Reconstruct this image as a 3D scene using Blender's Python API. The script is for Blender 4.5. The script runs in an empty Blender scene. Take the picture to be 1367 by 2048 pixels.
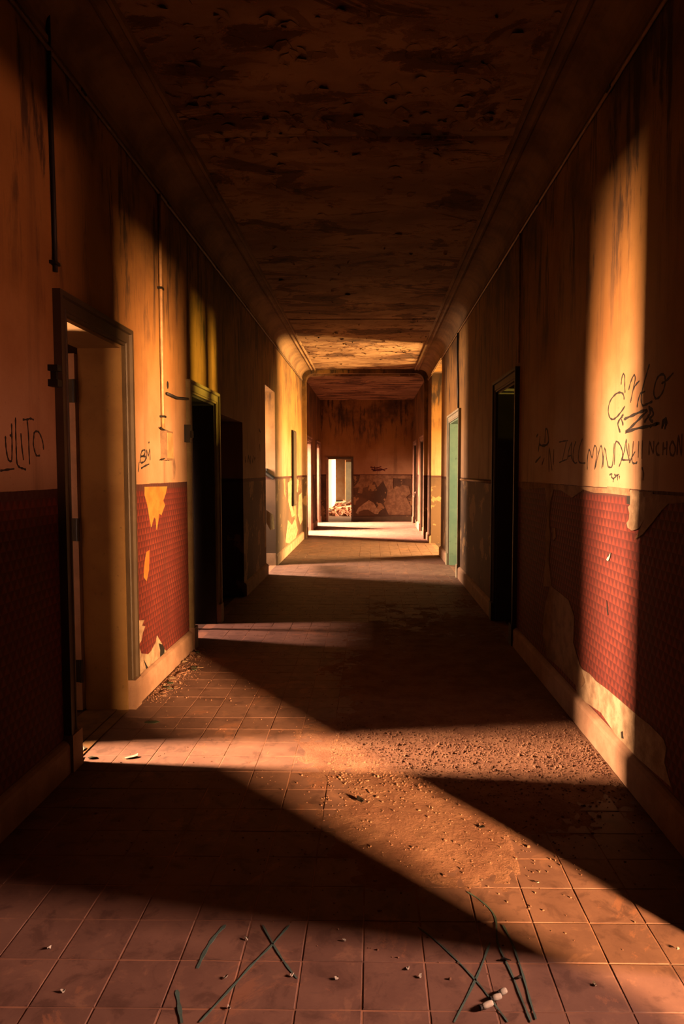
import bpy, bmesh, math, random
import numpy as np
from mathutils import Vector, Matrix
from mathutils.geometry import tessellate_polygon
random.seed(7); rng = np.random.default_rng(7)
sc = bpy.context.scene
col = sc.collection

# ------------------------------------------------------------------ camera
F, CX, CY, H = 1360.0, 725.0, 1024.0, 1.6          # focal length and principal point in pixels of a 1367x2048 frame
VPX, VPY = 742.0, 943.0
yaw = math.atan((VPX - CX) / F); pitch = math.atan((CY - VPY) / F)
cam = bpy.data.cameras.new('camera'); co = bpy.data.objects.new('camera', cam); col.objects.link(co)
cam.sensor_fit = 'VERTICAL'; cam.sensor_height = 36.0; cam.lens = F / 2048.0 * 36.0
cam.shift_x = -(CX - 683.5) / 2048.0; cam.shift_y = 0.0
cam.clip_start = 0.02; cam.clip_end = 100
co.location = (0, 0, H); co.rotation_euler = (math.pi / 2 - pitch, 0, yaw)
sc.camera = co

# ------------------------------------------------------------------ world, exposure
w = bpy.data.worlds.new('world'); sc.world = w; w.use_nodes = True
w.node_tree.nodes['Background'].inputs[0].default_value = (1.0, 0.62, 0.36, 1)
w.node_tree.nodes['Background'].inputs[1].default_value = 0.15
sc.view_settings.view_transform = 'Standard'; sc.view_settings.look = 'None'
sc.view_settings.gamma = 1.0; sc.view_settings.use_curve_mapping = False
sc.view_settings.exposure = 0.0
sc.cycles.max_bounces = 6; sc.cycles.diffuse_bounces = 4

# ------------------------------------------------------------------ daylight through the side room windows, plus added fill lamps
XL, XR, TH = -1.63, 1.33, 0.28          # corridor faces of the side walls, wall thickness
XEL, XER = -3.6, 4.7                    # inner faces of the outer walls
CEIL, CORN, DADO = 4.0, 3.8, 1.51
def daylight(name, loc, wy, hz, energy, color, aim, spread=120):
    l = bpy.data.lights.new(name, 'AREA'); l.shape = 'RECTANGLE'; l.size = wy; l.size_y = hz
    l.energy = energy; l.color = color; l.spread = math.radians(spread)
    o = bpy.data.objects.new(name, l); col.objects.link(o); o.location = loc
    o.rotation_euler = (Vector(aim) - Vector(loc)).to_track_quat('-Z', 'Y').to_euler()
    return o
LW = []     # windows: side, y0, y1, z0, z1
def window_light(side, yc, zc, wy, hz, energy, color, aim=None, spread=110):
    x = XEL - 0.03 if side < 0 else XER + 0.03
    LW.append((side, yc - wy / 2, yc + wy / 2, zc - hz / 2, zc + hz / 2))
    daylight('daylight_window', (x, yc, zc), wy, hz, energy, color, aim or (x - side, yc, zc), spread)
window_light(1, -2.20, 1.75, 0.55, 0.95, 1950, (1.0, 0.49, 0.20), aim=(1.4, 1.6, 1.5), spread=60)       # room beside the camera, right: windows and an added fill
window_light(1, 0.10, 1.25, 0.60, 0.20, 90, (1.0, 0.34, 0.20), aim=(1.4, 1.7, 1.6), spread=90)  # added fill lamp in an invented slit, brightens the near left wall
window_light(1, 1.50, 2.10, 0.34, 1.00, 235, (1.0, 0.52, 0.36), aim=(-0.5, 1.6, 0.4), spread=70)
window_light(-1, 3.77, 2.15, 0.17, 0.80, 1350, (1.0, 0.55, 0.29), aim=(0, 3.6, 1.3), spread=100)         # room behind the first left door
window_light(-1, 4.12, 1.50, 0.16, 1.60, 4.0, (1.0, 0.58, 0.40), aim=(-2.2, 4.4, 1.4), spread=80)  # added fill lamp that brightens the open door leaf
window_light(-1, 6.90, 1.25, 0.20, 0.30, 150, (1.0, 0.52, 0.36), aim=(-1.2, 6.7, 0.2), spread=100)      # second left door
window_light(1, 7.25, 1.72, 0.22, 0.60, 330, (1.0, 0.64, 0.08), aim=(1.4, 7.0, 2.1), spread=80)         # right door, through the added upper gaps
window_light(-1, 11.02, 2.30, 0.40, 1.00, 620, (1.0, 0.64, 0.40), aim=(0, 11.0, 0.6))                   # left passage
window_light(1, 9.50, 1.80, 0.60, 1.40, 240, (1.0, 0.78, 0.38), aim=(1.4, 11.2, 1.3), spread=90)        # room of the green door
window_light(1, 13.9, 0.95, 1.10, 0.90, 2400, (1.0, 0.56, 0.19))                                        # right passage
window_light(-1, 17.9, 2.30, 0.40, 1.20, 2000, (1.0, 0.50, 0.30), aim=(0, 17.7, 0.0), spread=70)        # far left doors
window_light(-1, 21.0, 2.30, 0.40, 1.20, 2000, (1.0, 0.50, 0.30), aim=(0, 20.6, 0.0), spread=70)

# ------------------------------------------------------------------ helpers
R = math.radians
cyw, syw = math.cos(yaw), math.sin(yaw); cpt, spt = math.cos(pitch), math.sin(pitch)
FWD = Vector((-syw * cpt, cyw * cpt, -spt)); RGT = Vector((cyw, syw, 0)); UPV = Vector((-syw * spt, cyw * spt, cpt))
def ray(x, y): return FWD + RGT * ((x - CX) / F) - UPV * ((y - CY) / F)
def wallpt(x, y, X):            # where a sight line meets a side wall: (Y, Z)
    d = ray(x, y); t = X / d.x; return (d.y * t, H + d.z * t)
def floorpt(x, y, Z=0.0):
    d = ray(x, y); t = (Z - H) / d.z; return (d.x * t, d.y * t)
def endpt(x, y, Y):
    d = ray(x, y); t = Y / d.y; return (d.x * t, H + d.z * t)

class MB:
    def __init__(s): s.v = []; s.f = []
    def add(s, vs, fs):
        n = len(s.v); s.v += [tuple(p) for p in vs]; s.f += [tuple(i + n for i in f) for f in fs]; return s
    def box(s, x0, x1, y0, y1, z0, z1):
        x0, x1 = min(x0, x1), max(x0, x1); y0, y1 = min(y0, y1), max(y0, y1)
        v = [(x, y, z) for z in (z0, z1) for y in (y0, y1) for x in (x0, x1)]
        return s.add(v, [(0, 2, 3, 1), (4, 5, 7, 6), (0, 1, 5, 4), (2, 6, 7, 3), (0, 4, 6, 2), (1, 3, 7, 5)])
    def obox(s, c, ax, ay, az, lx, ly, lz):      # oriented box
        c, ax, ay, az = Vector(c), Vector(ax), Vector(ay), Vector(az)
        v = [c + ax * (i * lx / 2) + ay * (j * ly / 2) + az * (k * lz / 2) for k in (-1, 1) for j in (-1, 1) for i in (-1, 1)]
        return s.add(v, [(0, 2, 3, 1), (4, 5, 7, 6), (0, 1, 5, 4), (2, 6, 7, 3), (0, 4, 6, 2), (1, 3, 7, 5)])
    def tube(s, pts, r, n=8):
        pts = [Vector(p) for p in pts]; rings = []
        for i, p in enumerate(pts):
            t = (pts[min(i + 1, len(pts) - 1)] - pts[max(i - 1, 0)]).normalized()
            a = t.cross(Vector((0.31, 0.17, 0.93)) if abs(t.z) < 0.9 else Vector((1, 0, 0))).normalized(); b = t.cross(a)
            rings.append([p + (a * math.cos(k * 2 * math.pi / n) + b * math.sin(k * 2 * math.pi / n)) * r for k in range(n)])
        v = [q for rg in rings for q in rg]; f = []
        for i in range(len(pts) - 1):
            for k in range(n): f.append((i * n + k, i * n + (k + 1) % n, (i + 1) * n + (k + 1) % n, (i + 1) * n + k))
        f.append(tuple(range(n - 1, -1, -1))); f.append(tuple((len(pts) - 1) * n + k for k in range(n)))
        return s.add(v, f)
    def extrude_y(s, prof, y0, y1, ny=1):       # open profile of (x,z) swept along Y
        n = len(prof); v = []; f = []
        for j in range(ny + 1):
            y = y0 + (y1 - y0) * j / ny
            v += [(x, y, z) for x, z in prof]
        for j in range(ny):
            for i in range(n - 1): f.append((j * n + i, j * n + i + 1, (j + 1) * n + i + 1, (j + 1) * n + i))
        return s.add(v, f)
    def build(s, name, mat, parent=None, smooth=False, kind=None, label=None):
        me = bpy.data.meshes.new(name); me.from_pydata(s.v, [], s.f)
        bm = bmesh.new(); bm.from_mesh(me); bmesh.ops.recalc_face_normals(bm, faces=bm.faces); bm.to_mesh(me); bm.free()
        if smooth:
            for p in me.polygons: p.use_smooth = True
        if mat: me.materials.append(mat)
        o = bpy.data.objects.new(name, me); col.objects.link(o)
        if parent: o.parent = parent
        if kind: o['kind'] = kind
        if label: o['label'] = label
        return o
def empty(name, loc=(0, 0, 0)):
    o = bpy.data.objects.new(name, None); col.objects.link(o); o.location = loc; o.empty_display_size = 0.1; return o
def tag(o, label=None, cat=None, group=None, kind=None):
    if label: o['label'] = label
    if cat: o['category'] = cat
    if group: o['group'] = group
    if kind: o['kind'] = kind
    return o

# ------------------------------------------------------------------ materials
ALB = 0.28        # one overall factor darkening all paints to hold down bounced light
class NT:
    def __init__(s, name, rough=0.85, spec=0.25):
        s.m = bpy.data.materials.new(name); s.m.use_nodes = True; s.t = s.m.node_tree; s.n = s.t.nodes
        s.b = s.n['Principled BSDF']; s.b.inputs['Roughness'].default_value = rough
        s.b.inputs['Specular IOR Level'].default_value = spec
        s.geo = s.n.new('ShaderNodeNewGeometry'); s.pos = s.geo.outputs['Position']
        sp = s.n.new('ShaderNodeSeparateXYZ'); s.link(s.pos, sp.inputs[0]); s.x, s.y, s.z = sp.outputs
    def link(s, a, b): s.t.links.new(a, b)
    def put(s, sock, v):
        if hasattr(v, 'links') or isinstance(v, bpy.types.NodeSocket): s.link(v, sock)
        elif isinstance(v, (tuple, list)): sock.default_value = (*v, 1) if len(v) == 3 and len(sock.default_value) == 4 else v
        else: sock.default_value = v
    def math(s, op, a, b=0.0, c=0.0, clamp=False):
        n = s.n.new('ShaderNodeMath'); n.operation = op; n.use_clamp = clamp
        for i, q in enumerate((a, b, c)): s.put(n.inputs[i], q)
        return n.outputs[0]
    def vec(s, x, y, z):
        n = s.n.new('ShaderNodeCombineXYZ')
        for i, q in enumerate((x, y, z)): s.put(n.inputs[i], q)
        return n.outputs[0]
    def scaled(s, a, b, c, src=None):
        n = s.n.new('ShaderNodeVectorMath'); n.operation = 'MULTIPLY'; s.link(src or s.pos, n.inputs[0]); n.inputs[1].default_value = (a, b, c); return n.outputs[0]
    def noise(s, v, scale, detail=6, rough=0.6, dist=0.0):
        n = s.n.new('ShaderNodeTexNoise'); s.link(v, n.inputs['Vector']); n.inputs['Scale'].default_value = scale
        n.inputs['Detail'].default_value = detail; n.inputs['Roughness'].default_value = rough; n.inputs['Distortion'].default_value = dist
        return n.outputs['Fac']
    def ramp(s, f, a, b, lo=0.0, hi=1.0):
        n = s.n.new('ShaderNodeMapRange'); n.clamp = True; n.interpolation_type = 'SMOOTHSTEP'
        s.put(n.inputs[0], f); n.inputs[1].default_value = a; n.inputs[2].default_value = b
        n.inputs[3].default_value = lo; n.inputs[4].default_value = hi; return n.outputs[0]
    def mix(s, f, a, b, mode='MIX'):
        n = s.n.new('ShaderNodeMix'); n.data_type = 'RGBA'; n.blend_type = mode
        s.put(n.inputs[0], f); s.put(n.inputs[6], a); s.put(n.inputs[7], b); return n.outputs[2]
    def bump(s, h, strength=0.4, dist=0.01):
        n = s.n.new('ShaderNodeBump'); n.inputs['Strength'].default_value = strength; n.inputs['Distance'].default_value = dist
        s.link(h, n.inputs['Height']); s.link(n.outputs[0], s.b.inputs['Normal'])
    def color(s, c): s.put(s.b.inputs['Base Color'], s.mix(1.0, c, (ALB, ALB, ALB), 'MULTIPLY')); return s.m

def wall_material():
    t = NT('painted_plaster_wall', 0.8, 0.2)
    u = t.math('ADD', t.x, t.y)
    big = t.noise(t.pos, 1.1, 8, 0.62); med = t.noise(t.pos, 4.5, 6, 0.6); fine = t.noise(t.pos, 60, 3, 0.7)
    streak = t.noise(t.vec(t.math('MULTIPLY', u, 5.0), 0.0, t.math('MULTIPLY', t.z, 0.45)), 1.0, 5, 0.6)
    hi = t.ramp(t.math('ADD', t.z, t.math('MULTIPLY', big, 0.8)), 2.0, 3.0)
    upper = t.mix(t.ramp(big, 0.36, 0.66), t.mix(hi, (0.60, 0.37, 0.21), (0.56, 0.28, 0.07)), t.mix(hi, (0.46, 0.25, 0.125), (0.40, 0.18, 0.045)))
    upper = t.mix(t.ramp(streak, 0.52, 0.74, 0, 0.75), upper, (0.17, 0.085, 0.04))
    drip = t.noise(t.vec(t.math('MULTIPLY', u, 9.0), t.math('MULTIPLY', u, 0.7), t.math('MULTIPLY', t.z, 1.3)), 1.0, 7, 0.68, 0.3)
    upper = t.mix(t.math('MULTIPLY', t.ramp(drip, 0.50, 0.62), t.ramp(t.math('ADD', t.z, t.math('MULTIPLY', big, 1.5)), 2.9, 4.0)), upper, (0.10, 0.055, 0.03))
    mould = t.math('MULTIPLY', t.ramp(t.math('ADD', t.z, t.math('MULTIPLY', med, 1.6)), 3.6, 4.6), t.ramp(big, 0.38, 0.6))
    upper = t.mix(t.math('MULTIPLY', mould, 0.8), upper, (0.06, 0.035, 0.02))
    upper = t.mix(t.ramp(fine, 0.62, 0.75, 0, 0.5), upper, (0.26, 0.13, 0.06))
    # embossed wallpaper below the dado line
    PW, PH = 0.056, 0.046
    zr = t.math('DIVIDE', t.z, PH); row = t.math('FLOOR', zr); fv = t.math('FRACT', zr)
    fu = t.math('FRACT', t.math('ADD', t.math('DIVIDE', u, PW), t.math('MULTIPLY', row, 0.5)))
    tri = t.math('SUBTRACT', 1.0, t.math('ABSOLUTE', t.math('SUBTRACT', t.math('MULTIPLY', fu, 2.0), 1.0)))
    knob = t.ramp(t.math('SUBTRACT', tri, t.math('MULTIPLY', fv, 0.95)), -0.30, 0.50)
    line = t.ramp(fv, 0.80, 0.95)
    knob = t.math('MULTIPLY', knob, t.math('SUBTRACT', 1.0, t.math('MULTIPLY', line, 0.45)))
    wear = t.ramp(med, 0.35, 0.7)
    paper = t.mix(knob, (0.095, 0.010, 0.007), t.mix(wear, (0.18, 0.020, 0.011), (0.24, 0.037, 0.017)))
    paper = t.mix(t.ramp(streak, 0.55, 0.8, 0, 0.6), paper, (0.07, 0.02, 0.014))
    oldp = t.mix(t.ramp(big, 0.42, 0.62), (0.16, 0.085, 0.045), (0.085, 0.045, 0.026))
    oldp = t.mix(t.ramp(t.noise(t.pos, 2.3, 7, 0.65), 0.56, 0.585), oldp, (0.42, 0.25, 0.12))
    dado = t.mix(t.math('GREATER_THAN', t.y, 7.6), paper, oldp)
    edge = t.math('ADD', DADO, t.math('MULTIPLY', t.math('SUBTRACT', med, 0.5), 0.012))
    band = t.math('GREATER_THAN', t.z, t.math('SUBTRACT', edge, 0.045))
    dado = t.mix(band, dado, (0.085, 0.022, 0.014))
    low = t.math('LESS_THAN', t.z, edge)
    inz = t.math('MULTIPLY', low, t.math('LESS_THAN', t.y, 7.6))
    t.bump(t.math('ADD', t.math('MULTIPLY', t.math('MULTIPLY', knob, inz), 0.8), t.math('ADD', t.math('MULTIPLY', fine, 0.12), t.math('MULTIPLY', med, 0.5))), 0.5, 0.006)
    return t.color(t.mix(low, upper, dado))
def plain(name, a, b, scale=6, rough=0.75, spec=0.25, bump=0.2, dirt=(0.08, 0.045, 0.025), dirt_amt=0.5):
    t = NT(name, rough, spec); n = t.noise(t.pos, scale, 7, 0.62); f = t.noise(t.pos, scale * 9, 3, 0.7)
    c = t.mix(t.ramp(n, 0.35, 0.65), a, b); c = t.mix(t.ramp(f, 0.6, 0.78, 0, dirt_amt), c, dirt)
    t.bump(t.math('ADD', n, t.math('MULTIPLY', f, 0.4)), bump, 0.006); return t.color(c)
def ceiling_material():
    t = NT('stained_ceiling_paint', 0.9, 0.15)
    v = t.scaled(1.0, 1.9, 1.0); big = t.noise(v, 0.7, 8, 0.6, 0.3); pe = t.noise(v, 1.15, 12, 0.66, 0.7); pf = t.noise(v, 3.2, 10, 0.7, 0.9); f = t.noise(t.pos, 30, 4, 0.7)
    c = t.mix(t.ramp(big, 0.36, 0.62), (0.66, 0.41, 0.23), (0.36, 0.205, 0.115))
    c = t.mix(t.ramp(pf, 0.54, 0.57, 0, 0.55), c, (0.22, 0.09, 0.04))
    c = t.mix(t.ramp(pe, 0.53, 0.555, 0, 0.85), c, (0.15, 0.06, 0.03))
    c = t.mix(t.ramp(t.math('ADD', t.math('MULTIPLY', pe, 0.6), t.math('MULTIPLY', pf, 0.4)), 0.56, 0.62, 0, 0.95), c, (0.035, 0.024, 0.017))
    e1 = t.math('SUBTRACT', 1.0, t.math('ABSOLUTE', t.math('MULTIPLY', t.math('SUBTRACT', pe, 0.53), 110.0)), clamp=True)
    e2 = t.math('SUBTRACT', 1.0, t.math('ABSOLUTE', t.math('MULTIPLY', t.math('SUBTRACT', pf, 0.555), 70.0)), clamp=True)
    e = t.math('MULTIPLY', t.math('MAXIMUM', e1, t.math('MULTIPLY', e2, 0.6)), t.ramp(f, 0.42, 0.6))
    c = t.mix(t.math('MULTIPLY', e, 0.9), c, (0.95, 0.42, 0.16))
    t.bump(t.math('ADD', t.math('MULTIPLY', pe, 1.6), t.math('ADD', t.math('MULTIPLY', f, 0.3), t.math('MULTIPLY', e, 0.5))), 0.7, 0.014)
    return t.color(c)
def tile_material():
    t = NT('terracotta_floor_tile', 0.68, 0.3)
    oi = t.n.new('ShaderNodeObjectInfo'); r = oi.outputs['Random']
    n = t.noise(t.pos, 3.2, 8, 0.65); f = t.noise(t.pos, 45, 4, 0.7); d = t.noise(t.pos, 9, 6, 0.65, 0.5)
    c = t.mix(t.ramp(n, 0.35, 0.65), (0.36, 0.19, 0.135), (0.26, 0.13, 0.095))
    c = t.mix(t.math('MULTIPLY', r, 0.35), c, (0.22, 0.115, 0.085))
    c = t.mix(t.ramp(d, 0.50, 0.66, 0, 0.8), c, (0.15, 0.07, 0.05))
    c = t.mix(t.ramp(d, 0.44, 0.30, 0, 0.6), c, (0.50, 0.26, 0.165))
    c = t.mix(t.ramp(t.noise(t.pos, 2.0, 9, 0.75, 0.6), 0.57, 0.61, 0, 0.6), c, (0.52, 0.23, 0.125))
    c = t.mix(t.ramp(f, 0.63, 0.75, 0, 0.5), c, (0.12, 0.06, 0.045))
    t.bump(t.math('ADD', n, t.math('MULTIPLY', f, 0.35)), 0.25, 0.004); return t.color(c)
def dust_material():
    t = NT('plaster_dust', 0.95, 0.1)
    n = t.noise(t.pos, 5, 8, 0.7); f = t.noise(t.pos, 70, 6, 0.75); s = t.noise(t.pos, 22, 5, 0.7)
    c = t.mix(t.ramp(n, 0.33, 0.67), (0.46, 0.25, 0.16), (0.30, 0.145, 0.095))
    c = t.mix(t.ramp(f, 0.58, 0.72, 0, 0.6), c, (0.16, 0.075, 0.05)); c = t.mix(t.ramp(s, 0.62, 0.7, 0, 0.5), c, (0.18, 0.09, 0.06))
    t.bump(t.math('ADD', t.math('MULTIPLY', f, 0.8), s), 0.7, 0.012); return t.color(c)
def flat(name, c, rough=0.7, spec=0.25, metal=0.0):
    t = NT(name, rough, spec); n = t.noise(t.pos, 14, 5, 0.65)
    t.b.inputs['Metallic'].default_value = metal
    t.bump(n, 0.15, 0.003); return t.color(t.mix(t.ramp(n, 0.35, 0.68), c, tuple(q * 0.62 for q in c)))
M = dict(
    wall=wall_material(), ceil=ceiling_material(), tile=tile_material(), dust=dust_material(),
    grout=plain('pale_grout', (0.62, 0.30, 0.17), (0.22, 0.11, 0.08), 2.2),
    cove=plain('cove_plaster', (0.46, 0.27, 0.13), (0.24, 0.13, 0.065), 2.4, 0.85, 0.2, 0.4),
    base=plain('baseboard_plaster', (0.56, 0.34, 0.22), (0.40, 0.23, 0.145), 5, 0.8, 0.2, 0.3),
    ochre=plain('ochre_paint', (0.46, 0.27, 0.09), (0.34, 0.18, 0.055), 3, 0.6, 0.3, 0.2),
    brown=plain('dark_brown_door_paint', (0.12, 0.075, 0.035), (0.08, 0.048, 0.022), 5, 0.55, 0.3, 0.2),
    black=plain('blackened_door_paint', (0.045, 0.032, 0.02), (0.03, 0.02, 0.014), 5, 0.6, 0.25, 0.2),
    pink=plain('pinkish_frame_paint', (0.62, 0.37, 0.25), (0.46, 0.27, 0.18), 5, 0.6, 0.3, 0.2),
    cream=plain('cream_frame_paint', (0.66, 0.56, 0.38), (0.52, 0.44, 0.30), 5, 0.6, 0.3, 0.2),
    green=plain('pale_green_paint', (0.46, 0.60, 0.40), (0.30, 0.46, 0.33), 2, 0.5, 0.3, 0.2),
    yellow=plain('yellowed_frame_paint', (0.42, 0.32, 0.14), (0.30, 0.20, 0.09), 5, 0.6, 0.3, 0.2),
    plaster=plain('bare_plaster', (0.62, 0.45, 0.29), (0.36, 0.24, 0.15), 11, 0.92, 0.1, 0.9, (0.12, 0.07, 0.04), 0.8),
    orange=plain('torn_paper_backing', (0.66, 0.17, 0.03), (0.46, 0.26, 0.05), 7, 0.9, 0.1, 0.5),
    tan=plain('tan_plaster', (0.42, 0.26, 0.15), (0.27, 0.155, 0.09), 10, 0.92, 0.1, 0.7),
    hole=flat('dark_hole', (0.012, 0.009, 0.007)),
    metal=flat('dark_iron', (0.05, 0.042, 0.035), 0.5, 0.4, 0.6),
    pipe=flat('painted_pipe', (0.62, 0.34, 0.13), 0.5, 0.35),
    box=flat('grimy_switch_box', (0.30, 0.17, 0.08), 0.6, 0.3),
    wire=flat('black_cable', (0.02, 0.016, 0.013), 0.6),
    ink=flat('black_marker', (0.022, 0.014, 0.011), 0.8), fade=flat('faded_marker', (0.13, 0.06, 0.03), 0.9),
    redink=flat('dark_red_spray', (0.16, 0.012, 0.01), 0.8), teal=flat('blue_green_chalk', (0.13, 0.24, 0.21), 0.9),
    white=flat('white_scrap', (0.78, 0.72, 0.60), 0.8), leaf=flat('dry_green_leaf', (0.055, 0.075, 0.035), 0.7),
    chip=plain('plaster_chip', (0.46, 0.26, 0.165), (0.30, 0.15, 0.10), 20, 0.9, 0.1, 0.5),
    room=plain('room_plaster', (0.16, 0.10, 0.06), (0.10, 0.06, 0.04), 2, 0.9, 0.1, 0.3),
    concrete=plain('dusty_room_floor', (0.17, 0.10, 0.07), (0.11, 0.065, 0.045), 4, 0.9, 0.1, 0.4),
    wood=plain('worn_floor_board', (0.32, 0.17, 0.06), (0.18, 0.09, 0.035), 7, 0.7, 0.2, 0.4),
    white_wall=plain('whitewashed_wall', (0.74, 0.60, 0.46), (0.66, 0.46, 0.32), 2, 0.9, 0.1, 0.3),
    orange_wall=plain('orange_stained_wall', (0.72, 0.46, 0.27), (0.62, 0.30, 0.13), 1.4, 0.9, 0.1, 0.3),
    grey=plain('grey_green_door_paint', (0.16, 0.15, 0.10), (0.12, 0.11, 0.08), 3, 0.7, 0.2, 0.2),
    redrubble=plain('reddish_rubble', (0.48, 0.20, 0.12), (0.30, 0.11, 0.07), 8, 0.9, 0.1, 0.5),
)

# ------------------------------------------------------------------ room shell
Y0, Y1 = -4.0, 21.75
def holed_wall(mb, xa, xb, ya, yb, za, zb, holes):       # holes: (y0, y1, z0, z1)
    y = ya
    for h in sorted(holes):
        if h[0] > y: mb.box(xa, xb, y, h[0], za, zb)
        if h[2] > za: mb.box(xa, xb, h[0], h[1], za, h[2])
        if h[3] < zb: mb.box(xa, xb, h[0], h[1], h[3], zb)
        y = h[1]
    if y < yb: mb.box(xa, xb, y, yb, za, zb)
    return mb
OL = [(3.63, 4.47, -1, 2.42), (6.12, 7.08, -1, 2.30), (7.28, 8.64, -1, 2.22), (10.5, 11.55, -1, 2.93), (17.05, 18.4, -1, 2.40), (20.0, 21.3, -1, 2.40)]
OR = [(1.10, 2.04, -1, 2.40), (6.28, 7.23, -1, 2.43), (10.28, 11.6, -1, 2.42), (12.99, 15.15, -1, 3.76), (17.1, 18.3, -1, 2.40), (19.7, 21.1, -1, 2.40)]
wl = holed_wall(MB(), XL - TH, XL, Y0, Y1, -0.1, 4.08, [(a, b, -0.1, d) for a, b, c, d in OL]).build('wall_left', M['wall'], kind='structure')
wr = holed_wall(MB(), XR, XR + TH, Y0, Y1, -0.1, 4.08, [(a, b, -0.1, d) for a, b, c, d in OR]).build('wall_right', M['wall'], kind='structure')
holed = [h[1:] for h in LW if h[0] < 0]
holed_wall(MB(), XEL - 0.3, XEL, Y0, 38.3, -0.1, 4.08, holed).build('wall_outer_left', M['room'], kind='structure')
holed = [h[1:] for h in LW if h[0] > 0]
holed_wall(MB(), XER, XER + 0.3, Y0, 38.3, -0.1, 4.08, holed).build('wall_outer_right', M['room'], kind='structure')
mb = MB()
for y in (0.6, 3.1, 5.6, 9.6, 16.2, 19.2): mb.box(XEL, XL - TH, y - 0.05, y + 0.05, -0.1, 4.08)
mb.build('wall_partition_left', M['room'], kind='structure')
mb = MB()
for a, b in ((7.18, 7.28), (8.64, 8.74), (10.4, 10.5), (11.55, 11.65)): mb.box(XEL, XL - TH, a, b, -0.1, 4.08)
mb.build('wall_passage_left', M['wall'], kind='structure')
mb = MB()
for y in (3.0, 5.5, 8.2, 12.2, 16.5, 19.0): mb.box(XR + TH, XER, y - 0.05, y + 0.05, -0.1, 4.08)
mb.build('wall_partition_right', M['room'], kind='structure')
mb = MB()
for a, b in ((12.89, 12.99), (15.15, 15.25)): mb.box(XR + TH, XER, a, b, -0.1, 4.08)
mb.build('wall_passage_right', M['wall'], kind='structure')
MB().box(2.56, 2.64, 0.62, 1.38, -0.1, 1.34).build('wall_low_screen', M['room'], kind='structure')  # unseen screen added to keep light off the near left dado
MB().box(XEL - 0.3, XER + 0.3, Y0 - 0.2, Y0, -0.1, 4.08).build('wall_back', M['wall'], kind='structure')
# end wall with its doorway
EX0, EX1, EZ = -1.39, -0.62, 2.01
mb = MB(); mb.box(XEL, EX0, Y1, Y1 + 0.2, -0.1, 4.08); mb.box(EX1, XER, Y1, Y1 + 0.2, -0.1, 4.08); mb.box(EX0, EX1, Y1, Y1 + 0.2, EZ, 4.08)
we = mb.build('wall_end', M['wall'], kind='structure')
# floor bed and slab over everything
fl = MB().box(XEL - 0.3, XER + 0.3, Y0 - 0.2, 38.6, -0.2, -0.0018).build('floor', M['grout'], kind='structure')
MB().box(XEL, XL - 0.10, Y0, 21.7, -0.003, -0.001).build('floor_rooms_left', M['concrete'], kind='structure')
MB().box(XR + 0.10, XER, Y0, 21.7, -0.003, -0.001).build('floor_rooms_right', M['concrete'], kind='structure')
cl = MB().box(XEL - 0.3, XER + 0.3, Y0 - 0.2, 38.6, 4.04, 4.24).build('ceiling', M['cove'], kind='structure')
MB().box(XL, XR, 16.3, Y1, 3.87, 3.97).build('ceiling_far', M['ceil'], kind='structure')
# ceiling boards between the joints: slightly sagging sheets with thickness
def ceiling_panel(y0, y1):
    nx, ny = 24, max(4, int((y1 - y0) / 0.12)); g = rng.normal(0, 1, (ny // 3 + 3, nx // 3 + 3)); v = []
    x0, x1 = XL + 0.18, XR - 0.18
    def h(i, j):
        a, b = j / 3, i / 3; ja, ib = int(a), int(b); fa, fb = a - ja, b - ib
        q = (g[ja, ib] * (1 - fa) + g[ja + 1, ib] * fa) * (1 - fb) + (g[ja, ib + 1] * (1 - fa) + g[ja + 1, ib + 1] * fa) * fb
        return CEIL - 0.008 + 0.0035 * q - (0.008 if j in (0, ny) else 0)
    mb = MB()
    for j in range(ny + 1):
        for i in range(nx + 1): v.append((x0 + (x1 - x0) * i / nx, y0 + (y1 - y0) * j / ny, h(i, j)))
    n = len(v); v += [(x, y, 4.035) for x, y, z in v]; f = []
    for j in range(ny):
        for i in range(nx):
            a = j * (nx + 1) + i; f.append((a, a + 1, a + nx + 2, a + nx + 1))
    for j in (0, ny):
        for i in range(nx):
            a = j * (nx + 1) + i; f.append((a, a + 1, a + 1 + n, a + n))
    mb.add(v, f); return mb.build('ceiling_panel', M['ceil'], cl, True)
for a, b in ((-4.0, 1.9), (1.92, 5.00), (5.04, 10.78), (10.82, 16.1)): ceiling_panel(a, b)
# hanging paint flakes on the ceiling
mb = MB()
for k in range(420):
    y = random.choice((random.gauss(4.2, 0.7), random.gauss(4.9, 0.3), random.uniform(3, 16), random.gauss(13.3, .8)))
    if not 2.5 < y < 16: continue
    x = random.uniform(XL + 0.3, XR - 0.3); s = random.uniform(0.012, 0.05); a = random.uniform(0, 6.28); dr = random.uniform(0.006, 0.03)
    ax = Vector((math.cos(a), math.sin(a), 0)); ay = Vector((-math.sin(a), math.cos(a), 0)); c = Vector((x, y, CEIL - 0.012))
    p = [c + ax * s * q[0] + ay * s * q[1] - Vector((0, 0, dr * q[2])) for q in ((-1, -.8, 0), (-1, .7, 0), (.1, .9, .35), (.1, -.6, .3), (.8, .5, 1), (.7, -.5, .9))]
    mb.add(p + [q + Vector((0, 0, 0.0015)) for q in p], [(0, 1, 2, 3), (3, 2, 4, 5), (6, 9, 8, 7), (9, 11, 10, 8), (0, 3, 9, 6), (3, 5, 11, 9), (5, 4, 10, 11), (4, 2, 8, 10), (2, 1, 7, 8), (1, 0, 6, 7)])
mb.build('hanging_paint_flakes', M['ceil'], cl, kind='stuff', label='loose flakes of paint hanging from the ceiling')
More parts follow.
